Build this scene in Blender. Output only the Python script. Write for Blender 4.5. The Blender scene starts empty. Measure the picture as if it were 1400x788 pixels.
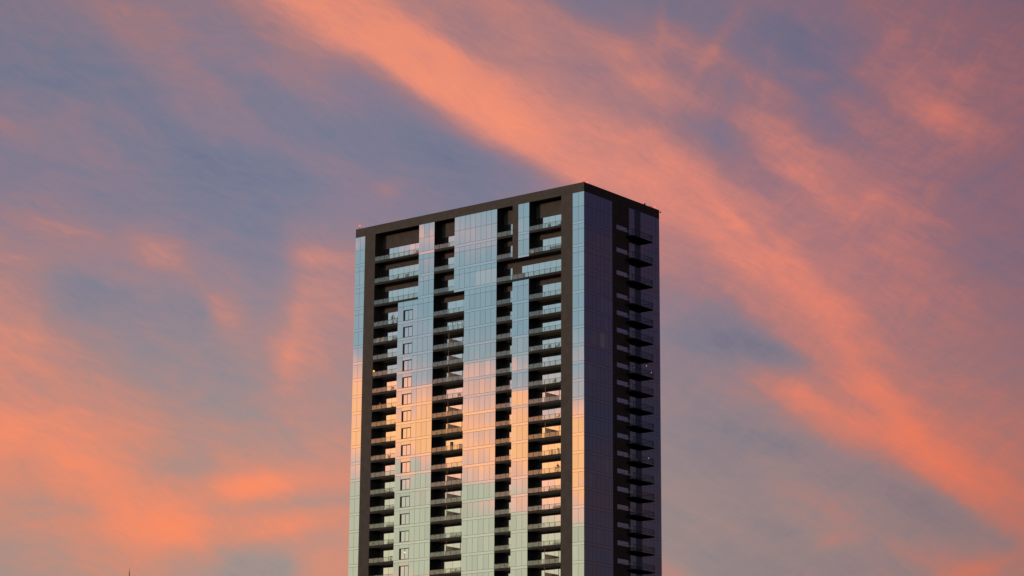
import bpy, bmesh, math, random
from mathutils import Matrix, Vector, Euler
random.seed(7)
C = bpy.context.scene.collection
SC = bpy.context.scene
RAD = math.radians

# ------------------------------------------------------------------ camera
CAM_F, CAM_TILT, CAM_ROLL = 3351.5, 0.2409276, -0.0070550     # focal length in photo pixels, tilt up, roll
EYE = 2.0
ct, st_ = math.cos(CAM_TILT), math.sin(CAM_TILT)
cr, sr = math.cos(CAM_ROLL), math.sin(CAM_ROLL)
FWD = Vector((0, ct, st_)); RGT0 = Vector((1, 0, 0)); UP0 = Vector((0, -st_, ct))
RGT = RGT0 * cr - UP0 * sr
UPV = RGT0 * sr + UP0 * cr
cam_data = bpy.data.cameras.new('camera')
cam_data.sensor_width = 36.0
cam_data.lens = CAM_F / 1400.0 * 36.0
cam_data.clip_end = 20000.0
cam = bpy.data.objects.new('camera', cam_data)
C.objects.link(cam)
M = Matrix.Identity(4)
for i in range(3):
    M[i][0], M[i][1], M[i][2] = RGT[i], UPV[i], -FWD[i]
M[2][3] = EYE
cam.matrix_world = M
SC.camera = cam

SC.view_settings.view_transform = 'Standard'
SC.view_settings.look = 'None'
SC.view_settings.gamma = 1.0
SC.view_settings.exposure = 0.0
SC.render.engine = 'CYCLES'
SC.cycles.max_bounces = 10
SC.cycles.glossy_bounces = 6
SC.cycles.transparent_max_bounces = 12
SC.cycles.caustics_reflective = False
SC.cycles.caustics_refractive = False

# ------------------------------------------------------------------ sun, just above the western horizon, behind the camera on its left
SUN_AZ, SUN_EL = 243.0, 2.5                                   # degrees clockwise from north (+Y); elevation
sun_data = bpy.data.lights.new('sun', 'SUN')
sun_data.energy = 2.1
sun_data.angle = RAD(7.0)
sun_data.color = (1.0, 0.66, 0.45)
sun = bpy.data.objects.new('sun', sun_data)
C.objects.link(sun)
_sd = Vector((math.sin(RAD(SUN_AZ)) * math.cos(RAD(SUN_EL)), math.cos(RAD(SUN_AZ)) * math.cos(RAD(SUN_EL)), math.sin(RAD(SUN_EL))))
sun.rotation_euler = _sd.to_track_quat('Z', 'Y').to_euler()
sun.location = (-200, -200, 200)

# ------------------------------------------------------------------ sky (world)
def lin(c):
    return tuple(((v / 255.0) / 12.92 if v / 255.0 <= 0.04045 else ((v / 255.0 + 0.055) / 1.055) ** 2.4) for v in c)

W = bpy.data.worlds.new('World')
SC.world = W
W.use_nodes = True
NT = W.node_tree
NT.nodes.clear()

def N(t, **kw):
    n = NT.nodes.new(t)
    for k, v in kw.items():
        setattr(n, k, v)
    return n

def plug(sock, v):
    if hasattr(v, 'is_output'):
        NT.links.new(v, sock)
    else:
        sock.default_value = v

def mth(op, a, b=0.0, c=0.0, clamp=False):
    n = N('ShaderNodeMath', operation=op, use_clamp=clamp)
    plug(n.inputs[0], a); plug(n.inputs[1], b); plug(n.inputs[2], c)
    return n.outputs[0]

def vmath(op, a, b=(0, 0, 0)):
    n = N('ShaderNodeVectorMath', operation=op)
    plug(n.inputs[0], a); plug(n.inputs[1], b)
    return n.outputs['Value'] if op in ('DOT_PRODUCT', 'LENGTH') else n.outputs[0]

def maprange(v, a, b, c, d, smooth=True):
    n = N('ShaderNodeMapRange', interpolation_type='SMOOTHSTEP' if smooth else 'LINEAR', clamp=True)
    plug(n.inputs['Value'], v)
    for k, x in zip(('From Min', 'From Max', 'To Min', 'To Max'), (a, b, c, d)):
        plug(n.inputs[k], x)
    return n.outputs[0]

def mixc(f, a, b, blend='MIX'):
    n = N('ShaderNodeMix', data_type='RGBA', blend_type=blend)
    plug(n.inputs[0], f)
    for s, v in ((n.inputs[6], a), (n.inputs[7], b)):
        plug(s, v if hasattr(v, 'is_output') else (*v, 1.0))
    return n.outputs[2]

def ramp(v, stops, lo, hi, srgb=True):
    t = mth('DIVIDE', mth('SUBTRACT', v, lo), hi - lo)
    n = N('ShaderNodeValToRGB')
    n.color_ramp.interpolation = 'LINEAR'
    el = n.color_ramp.elements
    while len(el) < len(stops):
        el.new(0.5)
    for e, (p, col) in zip(el, stops):
        e.position = (p - lo) / (hi - lo)
    for e, (p, col) in zip(el, stops):
        e.color = (*(lin(col) if srgb else col), 1.0)
    NT.links.new(t, n.inputs[0])
    return n.outputs[0]

def fbm(vec, scale, detail=5.0, rough=0.55, w=None):
    n = N('ShaderNodeTexNoise', noise_dimensions='3D')
    plug(n.inputs['Vector'], vec)
    n.inputs['Scale'].default_value = scale
    n.inputs['Detail'].default_value = detail
    n.inputs['Roughness'].default_value = rough
    return n

def view_angles(x, y):
    d = FWD + RGT * ((x - 700.0) / CAM_F) - UPV * ((y - 394.0) / CAM_F)
    d.normalize()
    return math.degrees(math.atan2(d.x, d.y)), math.degrees(math.asin(d.z))

DEG_PX = CAM_F * math.pi / 180.0                              # photo pixels to a degree of sky

tc = N('ShaderNodeTexCoord')
DIR = tc.outputs['Generated']
sep = N('ShaderNodeSeparateXYZ'); NT.links.new(DIR, sep.inputs[0])
az = mth('MULTIPLY', mth('ARCTAN2', sep.outputs[0], sep.outputs[1]), 180 / math.pi)
el = mth('MULTIPLY', mth('ARCSINE', mth('MINIMUM', mth('MAXIMUM', sep.outputs[2], -1.0), 1.0)), 180 / math.pi)
# cosine of the azimuth away from the sunset
hor = mth('SQRT', mth('MAXIMUM', mth('ADD', mth('MULTIPLY', sep.outputs[0], sep.outputs[0]), mth('MULTIPLY', sep.outputs[1], sep.outputs[1])), 1e-5))
S_AZ = 243.0
csun = mth('DIVIDE', mth('ADD', mth('MULTIPLY', sep.outputs[0], math.sin(RAD(S_AZ))), mth('MULTIPLY', sep.outputs[1], math.cos(RAD(S_AZ)))), hor)

def comb(x, y):
    n = N('ShaderNodeCombineXYZ'); plug(n.inputs[0], x); plug(n.inputs[1], y)
    return n.outputs[0]

# cloud turbulence: the angles are displaced by soft noise, then read by every cloud bank
stretch = N('ShaderNodeMapping'); stretch.inputs['Scale'].default_value = (1, 1, 1.6)
NT.links.new(DIR, stretch.inputs[0])
DIRS = stretch.outputs[0]
w1 = fbm(DIRS, 9.0, 4.0, 0.6)
w2 = fbm(DIRS, 32.0, 4.0, 0.55)
off1 = vmath('SUBTRACT', w1.outputs['Color'], (0.5, 0.5, 0.5))
off2 = vmath('SUBTRACT', w2.outputs['Color'], (0.5, 0.5, 0.5))
def scale_v(v, s):
    n = N('ShaderNodeVectorMath', operation='SCALE'); plug(n.inputs[0], v); n.inputs[3].default_value = s
    return n.outputs[0]
warp = vmath('ADD', scale_v(off1, 1.3), scale_v(off2, 0.8))

WARP_X, WARP_Y = 0.35, 0.35

def banks(coord, items):
    """Sum of soft elongated cloud banks. Each: centre x, y, half length, half width, slope in degrees, density."""
    acc = None
    for k_, (x, y, a, b, ang, s) in enumerate(items):
        if k_ and k_ % 4 == 0:                                # keeps the evaluation in order, a few banks at a time
            tie = N('ShaderNodeVectorMath', operation='MULTIPLY_ADD')
            plug(tie.inputs[0], acc); tie.inputs[1].default_value = (1e-7, 1e-7, 0); plug(tie.inputs[2], coord)
            coord = tie.outputs[0]
        cx, cy = view_angles(x, y)
        m = N('ShaderNodeMapping', vector_type='TEXTURE')
        NT.links.new(coord, m.inputs[0])
        m.inputs['Location'].default_value = (cx, cy, 0)
        m.inputs['Rotation'].default_value = (0, 0, RAD(-ang))
        m.inputs['Scale'].default_value = (a / DEG_PX, b / DEG_PX, 1)
        q = vmath('DOT_PRODUCT', m.outputs[0], m.outputs[0])
        g = mth('POWER', 0.36788, q)
        acc = mth('MULTIPLY_ADD', g, s, acc if acc is not None else 0.0)
    return acc

# cloud cover across the northern sky, row by row from high to low: (height on the photo, cover every 50 photo pixels of azimuth)
COVER = [
 (-60, 0.22,0.24,0.26,0.24,0.32,0.42,0.52,0.7,0.82,0.84,0.68,0.52,0.52,0.56,0.55,0.36,0.1,0.14,0.1,0.18,0.2,0.26,0.28,0.33,0.4,0.38,0.34,0.3,0.25),
 (0, 0.27,0.3,0.33,0.32,0.4,0.5,0.6,0.74,0.9,0.92,0.7,0.55,0.54,0.6,0.6,0.38,0.08,0.16,0.08,0.2,0.22,0.28,0.3,0.35,0.42,0.4,0.35,0.32,0.25),
 (60, 0.2,0.2,0.3,0.47,0.45,0.35,0.29,0.45,0.62,0.72,0.9,0.95,0.8,0.55,0.6,0.55,0.5,0.58,0.5,0.55,0.3,0.17,0.1,0.23,0.35,0.43,0.43,0.45,0.4),
 (120, 0.05,0.04,0.08,0.1,0.28,0.32,0.18,0.25,0.42,0.4,0.34,0.62,0.95,0.88,0.8,0.65,0.54,0.5,0.68,0.48,0.3,0.45,0.15,0.15,0.41,0.5,0.55,0.53,0.47),
 (180, 0.3,0.22,0.18,0.18,0.05,0.15,0.3,0.18,0.08,0.05,0.07,0.18,0.38,0.74,0.92,0.85,0.75,0.72,0.64,0.4,0.26,0.55,0.5,0.37,0.55,0.5,0.65,0.6,0.45),
 (240, 0.18,0.18,0.22,0.18,0.1,0.05,0.02,0.02,0.08,0.25,0.18,0.15,0.05,0.08,0.22,0.48,0.78,0.8,0.82,0.82,0.58,0.47,0.71,0.55,0.61,0.55,0.49,0.43,0.39),
 (300, 0.28,0.3,0.24,0.12,0.1,0.08,0.1,0.08,0.15,0.22,0.25,0.22,0.15,0.15,0.2,0.35,0.6,0.7,0.7,0.8,0.8,0.69,0.59,0.61,0.61,0.65,0.49,0.43,0.35),
 (360, 0.45,0.4,0.36,0.36,0.5,0.3,0.15,0.1,0.4,0.45,0.38,0.3,0.3,0.3,0.3,0.35,0.45,0.5,0.54,0.5,0.68,0.81,0.79,0.6,0.57,0.63,0.5,0.31,0.27),
 (420, 0.52,0.3,0.1,0.14,0.15,0.12,0.48,0.25,0.5,0.52,0.45,0.4,0.4,0.4,0.4,0.4,0.4,0.34,0.28,0.22,0.32,0.63,0.73,0.81,0.55,0.55,0.55,0.43,0.35),
 (480, 0.72,0.62,0.45,0.3,0.18,0.2,0.28,0.38,0.6,0.48,0.4,0.35,0.35,0.35,0.35,0.3,0.26,0.2,0.12,0.05,0.02,0.06,0.48,0.72,0.76,0.5,0.5,0.45,0.4),
 (540, 0.6,0.6,0.55,0.45,0.35,0.3,0.24,0.35,0.45,0.35,0.36,0.35,0.35,0.35,0.3,0.3,0.28,0.25,0.24,0.28,0.34,0.46,0.82,0.6,0.82,0.62,0.48,0.48,0.45),
 (600, 0.9,0.85,0.8,0.7,0.65,0.5,0.4,0.34,0.38,0.5,0.5,0.45,0.4,0.35,0.3,0.28,0.22,0.18,0.14,0.1,0.08,0.12,0.28,0.6,0.82,0.9,0.68,0.6,0.55),
 (660, 0.68,0.7,0.85,0.75,0.55,0.47,0.69,0.81,0.69,0.62,0.59,0.5,0.45,0.4,0.35,0.3,0.26,0.24,0.22,0.22,0.2,0.25,0.3,0.25,0.2,0.28,0.75,0.8,0.62),
 (720, 0.55,0.55,0.6,0.85,1,1.07,0.83,0.75,0.73,0.63,0.59,0.5,0.45,0.4,0.35,0.3,0.25,0.2,0.15,0.15,0.25,0.12,0.22,0.28,0.22,0.18,0.08,0.35,0.6),
 (780, 0.35,0.38,0.42,0.55,0.55,0.4,0.3,0.14,0.28,0.64,0.62,0.5,0.45,0.4,0.4,0.4,0.45,0.5,0.55,0.28,0.1,0.1,0.1,0.08,0.1,0.25,0.52,0.5,0.45),
 (840, 0.3,0.32,0.36,0.42,0.42,0.36,0.3,0.22,0.3,0.5,0.5,0.45,0.42,0.4,0.4,0.4,0.42,0.45,0.45,0.3,0.2,0.18,0.16,0.16,0.2,0.3,0.42,0.45,0.42),
]
AZ0, EL0 = view_angles(700, 394)
sx = mth('ADD', mth('MULTIPLY', mth('SUBTRACT', az, AZ0), DEG_PX), 700.0)          # azimuth and elevation on the photo's scale
sy = mth('SUBTRACT', 394.0, mth('MULTIPLY', mth('SUBTRACT', el, EL0), DEG_PX))
P0 = comb(az, el)
# feathery streaks: noise drawn out along the drift of the high cloud
def streak(ang, lx, ly, scale, detail=6.0, dist=0.6, rough=0.6):
    m = N('ShaderNodeMapping'); NT.links.new(vmath('ADD', P0, scale_v(off1, 1.6)), m.inputs[0])
    m.inputs['Rotation'].default_value = (0, 0, RAD(ang)); 
    m2 = N('ShaderNodeMapping'); NT.links.new(m.outputs[0], m2.inputs[0]); m2.inputs['Scale'].default_value = (lx, ly, 1)
    n = fbm(m2.outputs[0], scale, detail, rough); n.inputs['Distortion'].default_value = dist
    return mth('SUBTRACT', n.outputs[0], 0.5)
st1 = streak(34, 0.28, 1.0, 0.75)
st2 = streak(22, 0.35, 1.3, 1.9)
st3 = mth('MULTIPLY', streak(-40, 0.40, 1.1, 1.5, 8.0, 1.2, 0.64), maprange(sx, 750.0, 1100.0, 0.5, 2.1))
st4 = streak(30, 0.30, 1.5, 3.6, 8.0, 1.2, 0.66)
st5 = streak(4, 0.30, 1.3, 1.3, 8.0, 1.0, 0.64)
wsep = N('ShaderNodeSeparateXYZ'); NT.links.new(warp, wsep.inputs[0])
qx = mth('MULTIPLY_ADD', wsep.outputs[0], WARP_X * DEG_PX, sx)
qy = mth('MULTIPLY_ADD', wsep.outputs[1], WARP_Y * DEG_PX, sy)
tx = mth('DIVIDE', mth('ADD', qx, 100.0), 1600.0)
drift = maprange(qx, 350.0, 850.0, 0.25, 1.35)
def cover_rows():
    acc = None; xin = tx; yin = qy
    for k, row in enumerate(COVER):
        fc = N('ShaderNodeFloatCurve')
        cu = fc.mapping.curves[0]
        pts = [(-100, row[1])] + [(50 * i, v) for i, v in enumerate(row[1:])] + [(1500, row[-1])]
        fc.mapping.use_clip = False
        cu.points[0].location = ((pts[0][0] + 100) / 1600, pts[0][1]); cu.points[1].location = ((pts[-1][0] + 100) / 1600, pts[-1][1])
        for p, v in pts[1:-1]:
            cu.points.new((p + 100) / 1600, v)
        for p in cu.points:
            p.handle_type = 'AUTO'
        fc.mapping.update()
        slope = 1.4 if row[0] < 300 else drift                    # the banks drift down to the right
        plug(fc.inputs['Value'], mth('MULTIPLY_ADD', mth('SUBTRACT', yin, float(row[0])), mth('MULTIPLY', slope, -1.0 / 1600.0), xin))
        d = mth('DIVIDE', mth('SUBTRACT', yin, float(row[0])), 60.0)
        w = mth('MULTIPLY', mth('POWER', 0.13534, mth('MULTIPLY', d, d)), 0.7979)
        acc = mth('MULTIPLY_ADD', fc.outputs[0], w, acc if acc is not None else 0.0)
        if k % 3 == 2:
            yin = mth('MULTIPLY_ADD', acc, 1e-6, yin); xin = mth('MULTIPLY_ADD', acc, 1e-9, xin)
    return acc
cover = cover_rows()
envx = mth('MULTIPLY', maprange(qx, -330.0, -60.0, 0, 1), maprange(qx, 1460.0, 1730.0, 1, 0))
envy = mth('MULTIPLY', maprange(qy, -330.0, -60.0, 0, 1), maprange(qy, 840.0, 1000.0, 1, 0))
env = mth('MULTIPLY', envx, envy)
wild = mth('ADD', 0.32, mth('MULTIPLY', mth('SUBTRACT', w1.outputs[0], 0.5), 1.2))    # the same high cloud, all the way round
dens_f = mth('ADD', mth('MULTIPLY', cover, env), mth('MULTIPLY', wild, mth('SUBTRACT', 1.0, env)))

# finer wisps and gaps on top
WISPS = [
 (445,40,90,16,32,.18),(560,108,90,18,36,.14),(690,165,100,18,32,.12),(480,112,70,16,32,-.14),(600,182,80,16,33,-.18),(700,228,60,14,30,-.18),
 (262,162,55,7,30,.18),(15,176,50,9,28,.20),(70,312,80,8,8,.24),(200,337,56,13,14,.24),(405,450,14,45,10,.12),(388,492,16,26,0,.14),
 (292,422,50,9,50,.16),(425,346,48,8,4,.26),(530,262,12,9,30,.2),(1000,468,110,14,9,-.12),(1065,484,50,9,14,-.12),(1105,528,34,12,25,.22),
 (1150,468,60,9,56,.14),(1215,545,60,9,52,.12),(1290,636,80,10,38,.16),(1135,744,34,9,-14,.24),(1345,772,90,8,-14,.24),(345,662,70,9,-4,.26),(330,694,110,8,-6,-.20),(255,642,80,8,-3,-.16),(120,640,120,8,8,.12),(90,700,110,8,10,-.12),(420,690,70,7,-8,-.14),
 (380,722,60,9,-14,.22),(240,735,80,13,6,.14),(430,742,46,14,-22,-.16),(1000,290,60,7,45,.14),(1042,312,60,6,48,-.16),(1078,348,60,6,48,.12),
 (990,50,9,40,35,.24),(1180,285,18,18,70,.16),(905,18,8,34,5,.16),(850,72,60,13,5,.14),(882,112,30,9,0,.14),(1052,92,8,30,8,.12),(1115,98,42,7,0,.18),(1082,190,52,20,45,.20),(1158,140,28,11,30,.14),(1122,158,36,26,10,-.20),(1110,45,60,24,-10,-.12),(1280,152,70,14,20,.16),(1205,68,70,9,-42,.12),(1330,100,60,10,-40,.10),(1165,75,60,8,-42,-.08),
 (1290,268,70,7,-38,-.12),(1250,300,70,8,-38,.12),(1350,240,70,8,-34,-.12),(990,180,16,50,8,-.12),(1060,600,140,14,20,-.12),(1000,575,90,6,14,.08),
]
dens_f = mth('ADD', dens_f, mth('MULTIPLY', banks(vmath('ADD', P0, scale_v(warp, 0.45)), [(x, y, a * 1.1, b * 1.5, g, s * 0.75) for (x, y, a, b, g, s) in WISPS]), env))

# the western sky, behind the camera on its left: the tower's long face mirrors it
azw = mth('MULTIPLY', mth('ADD', az, 103.44), -1.0)
PW = vmath('ADD', comb(azw, el), scale_v(warp, 0.55))
WEST = [
    (600, 597, 420, 49, 6.5, 1.05), (795, 640, 62, 66, 10, .70), (640, 535, 320, 28, 8, .24),
    (490, 520, 60, 36, 6, .30), (800, 512, 40, 22, 0, .26), (690, 672, 46, 18, 10, .34), (575, 648, 50, 16, 6, .34),
    (650, 330, 60, 26, 6, .26), (583, 335, 30, 32, 0, .40), (488, 333, 26, 13, 0, .62), (640, 470, 120, 24, 8, .14),
    (560, 785, 70, 14, 0, .26), (800, 705, 44, 12, 0, .16), (300, 560, 260, 30, 5, .5), (1000, 640, 150, 40, 6, .5),
]
dens_w = banks(PW, WEST)

wmix = maprange(csun, 0.15, 0.85, 0.0, 1.0)
cl1 = fbm(DIRS, 5.5, 5.0, 0.55)
cl2 = fbm(DIRS, 26.0, 5.0, 0.6)
cl3 = fbm(DIRS, 90.0, 4.0, 0.6)
noise = mth('ADD', mth('MULTIPLY', mth('SUBTRACT', cl1.outputs[0], 0.5), 0.30),
            mth('ADD', mth('MULTIPLY', mth('SUBTRACT', cl2.outputs[0], 0.5), 0.24), mth('MULTIPLY', mth('SUBTRACT', cl3.outputs[0], 0.5), 0.10)))
feather = mth('SUBTRACT', mth('MULTIPLY', st1, 0.20), mth('MULTIPLY_ADD', st2, -0.26, mth('MULTIPLY_ADD', st3, -0.14, mth('MULTIPLY_ADD', st4, -0.26, mth('MULTIPLY_ADD', mth('MULTIPLY', st5, maprange(sx, 250.0, 700.0, 1, 0)), -0.34, 0.05)))))
dens_front = mth('ADD', mth('ADD', dens_f, mth('MULTIPLY', noise, 0.35)), feather)
dens_west = mth('ADD', dens_w, mth('MULTIPLY', noise, 0.8))

HI = [(-.3, (98, 106, 138)), (0, (120, 122, 145)), (.2, (139, 124, 142)), (.4, (161, 125, 133)), (.6, (193, 133, 128)), (.85, (236, 145, 122)), (1.1, (254, 153, 114))]
LO = [(-.3, (116, 114, 124)), (0, (146, 137, 138)), (.2, (161, 142, 137)), (.4, (184, 140, 127)), (.6, (210, 138, 115)), (.85, (239, 138, 104)), (1.1, (255, 139, 90))]
front = mixc(maprange(el, 7.5, 16.5, 0, 1), ramp(dens_front, LO, -.3, 1.1), ramp(dens_front, HI, -.3, 1.1))
WHI = [(-.3, (98, 140, 166)), (0, (132, 156, 168)), (.25, (160, 158, 168)), (.5, (214, 168, 158)), (.8, (255, 180, 140)), (1.1, (255, 184, 128))]
WLO = [(-.3, (176, 186, 160)), (0, (183, 183, 158)), (.25, (208, 182, 160)), (.5, (232, 180, 158)), (.8, (255, 182, 140)), (1.1, (255, 184, 128))]
west = mixc(maprange(el, 8.0, 13.0, 0, 1), ramp(dens_west, WLO, -.3, 1.1), ramp(dens_west, WHI, -.3, 1.1))
WEST_GAIN = 2.65
west = mixc(1.0, west, (WEST_GAIN,) * 3, 'MULTIPLY')
sky = mixc(wmix, front, west)
# the sky dims and turns to violet away from the sunset, and deepens overhead
gain = ramp(csun, [(-1.0, (.145, .175, .40)), (-.80, (.25, .22, .36)), (-.65, (.73, .565, .635)), (-.57, (.88, .77, .83)), (-.48, (.98, .95, .97)), (-.38, (1.02, 1.02, 1.02)), (-.25, (.98, .98, .97)), (.2, (1.0, 1.0, 1.0)), (1.0, (1, 1, 1))], -1.0, 1.0, srgb=False)
sky = mixc(1.0, sky, gain, 'MULTIPLY')
over = maprange(el, 12.5, 48.0, 1.0, 0.10)
sky = mixc(1.0, sky, (1, 1, 1), 'MULTIPLY')
sc_n = N('ShaderNodeVectorMath', operation='SCALE'); NT.links.new(sky, sc_n.inputs[0]); NT.links.new(over, sc_n.inputs[3])
# clear-air light of the low sun
nish = N('ShaderNodeTexSky', sky_type='NISHITA')
nish.sun_disc = False
nish.sun_elevation = RAD(SUN_EL)
nish.sun_rotation = RAD(SUN_AZ)
bg1 = N('ShaderNodeBackground'); NT.links.new(sc_n.outputs[0], bg1.inputs[0]); bg1.inputs[1].default_value = 1.0
bg2 = N('ShaderNodeBackground'); NT.links.new(nish.outputs[0], bg2.inputs[0]); bg2.inputs[1].default_value = 0.006
addb = N('ShaderNodeAddShader'); NT.links.new(bg1.outputs[0], addb.inputs[0]); NT.links.new(bg2.outputs[0], addb.inputs[1])
outw = N('ShaderNodeOutputWorld'); NT.links.new(addb.outputs[0], outw.inputs[0])

# ------------------------------------------------------------------ materials
def mat(name):
    m = bpy.data.materials.new(name); m.use_nodes = True
    m.node_tree.nodes.clear()
    return m, m.node_tree

def node(t, typ, **kw):
    n = t.nodes.new(typ)
    for k, v in kw.items():
        setattr(n, k, v)
    return n

def plain(name, col, rough=0.6, var=0.15, scale=3.0, spec=0.3, metallic=0.0):
    m, t = mat(name)
    o = node(t, 'ShaderNodeOutputMaterial'); b = node(t, 'ShaderNodeBsdfPrincipled')
    b.inputs['Roughness'].default_value = rough
    b.inputs['Specular IOR Level'].default_value = spec
    b.inputs['Metallic'].default_value = metallic
    tcn = node(t, 'ShaderNodeTexCoord'); nz = node(t, 'ShaderNodeTexNoise')
    nz.inputs['Scale'].default_value = scale; nz.inputs['Detail'].default_value = 5
    t.links.new(tcn.outputs['Object'], nz.inputs['Vector'])
    r = node(t, 'ShaderNodeValToRGB')
    r.color_ramp.elements[0].position = 0.3; r.color_ramp.elements[1].position = 0.7
    r.color_ramp.elements[0].color = (*[c * (1 - var) for c in col], 1)
    r.color_ramp.elements[1].color = (*[c * (1 + var) for c in col], 1)
    t.links.new(nz.outputs[0], r.inputs[0]); t.links.new(r.outputs[0], b.inputs['Base Color'])
    t.links.new(b.outputs[0], o.inputs[0])
    return m

def glass_mat(name, refl, inner=(0.012, 0.014, 0.02), rough=0.0, vary=0.05, tint=(1, 1, 1), curtain=None, glow=0.0):
    """Coated facade glass: a mirror layer over a dark room; curtain = colour of drapes hanging behind."""
    m, t = mat(name)
    o = node(t, 'ShaderNodeOutputMaterial')
    d = node(t, 'ShaderNodeBsdfDiffuse'); d.inputs[0].default_value = (*inner, 1)
    base = d.outputs[0]
    if curtain:
        tcn = node(t, 'ShaderNodeTexCoord')
        wv = node(t, 'ShaderNodeTexWave'); wv.inputs['Scale'].default_value = 3.2; wv.inputs['Distortion'].default_value = 2.5
        wv.bands_direction = 'DIAGONAL'
        mp = node(t, 'ShaderNodeMapping'); mp.inputs['Scale'].default_value = (1, 1, 0.02)
        t.links.new(tcn.outputs['Object'], mp.inputs[0]); t.links.new(mp.outputs[0], wv.inputs[0])
        rr = node(t, 'ShaderNodeValToRGB')
        rr.color_ramp.elements[0].color = (*inner, 1); rr.color_ramp.elements[0].position = .35
        rr.color_ramp.elements[1].color = (*curtain, 1)
        t.links.new(wv.outputs[0], rr.inputs[0]); t.links.new(rr.outputs[0], d.inputs[0])
        if glow:
            em = node(t, 'ShaderNodeEmission'); t.links.new(rr.outputs[0], em.inputs[0]); em.inputs[1].default_value = glow
            ad = node(t, 'ShaderNodeAddShader'); t.links.new(base, ad.inputs[0]); t.links.new(em.outputs[0], ad.inputs[1])
            base = ad.outputs[0]
    g = node(t, 'ShaderNodeBsdfGlossy'); g.inputs['Roughness'].default_value = rough
    oi = node(t, 'ShaderNodeObjectInfo')
    mr = node(t, 'ShaderNodeMapRange'); mr.inputs['To Min'].default_value = 1 - vary; mr.inputs['To Max'].default_value = 1.0
    t.links.new(oi.outputs['Random'], mr.inputs['Value'])
    sc = node(t, 'ShaderNodeVectorMath', operation='SCALE'); sc.inputs[0].default_value = tint
    t.links.new(mr.outputs[0], sc.inputs[3]); t.links.new(sc.outputs[0], g.inputs[0])
    lw = node(t, 'ShaderNodeLayerWeight'); lw.inputs[0].default_value = 0.25
    fr = node(t, 'ShaderNodeMath', operation='MULTIPLY_ADD'); fr.inputs[1].default_value = 0.5; fr.inputs[2].default_value = refl
    t.links.new(lw.outputs['Fresnel'], fr.inputs[0])
    mx = node(t, 'ShaderNodeMixShader')
    t.links.new(fr.outputs[0], mx.inputs[0]); t.links.new(base, mx.inputs[1]); t.links.new(g.outputs[0], mx.inputs[2])
    t.links.new(mx.outputs[0], o.inputs[0])
    return m

def clear_glass(name, refl=0.10, tint=(0.80, 0.84, 0.82), frost=0.03):
    m, t = mat(name)
    o = node(t, 'ShaderNodeOutputMaterial')
    tr = node(t, 'ShaderNodeBsdfTransparent'); tr.inputs[0].default_value = (*tint, 1)
    g = node(t, 'ShaderNodeBsdfGlossy'); g.inputs['Roughness'].default_value = 0.04; g.inputs[0].default_value = (1, .93, .86, 1)
    df = node(t, 'ShaderNodeBsdfDiffuse'); df.inputs[0].default_value = (.35, .35, .34, 1)
    m0 = node(t, 'ShaderNodeMixShader'); m0.inputs[0].default_value = frost
    t.links.new(tr.outputs[0], m0.inputs[1]); t.links.new(df.outputs[0], m0.inputs[2])
    m1 = node(t, 'ShaderNodeMixShader'); m1.inputs[0].default_value = refl
    t.links.new(m0.outputs[0], m1.inputs[1]); t.links.new(g.outputs[0], m1.inputs[2])
    t.links.new(m1.outputs[0], o.inputs[0])
    return m

def frosted(name, col):
    m, t = mat(name)
    o = node(t, 'ShaderNodeOutputMaterial')
    d = node(t, 'ShaderNodeBsdfDiffuse'); d.inputs[0].default_value = (*col, 1)
    tl = node(t, 'ShaderNodeBsdfTranslucent'); tl.inputs[0].default_value = (*col, 1)
    mx = node(t, 'ShaderNodeMixShader'); mx.inputs[0].default_value = .5
    t.links.new(d.outputs[0], mx.inputs[1]); t.links.new(tl.outputs[0], mx.inputs[2])
    tr = node(t, 'ShaderNodeBsdfTransparent')
    m2 = node(t, 'ShaderNodeMixShader'); m2.inputs[0].default_value = .18
    t.links.new(mx.outputs[0], m2.inputs[1]); t.links.new(tr.outputs[0], m2.inputs[2])
    t.links.new(m2.outputs[0], o.inputs[0])
    return m

def glow(name, col, s):
    m, t = mat(name)
    o = node(t, 'ShaderNodeOutputMaterial'); e = node(t, 'ShaderNodeEmission')
    e.inputs[0].default_value = (*col, 1); e.inputs[1].default_value = s
    t.links.new(e.outputs[0], o.inputs[0])
    return m

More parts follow.
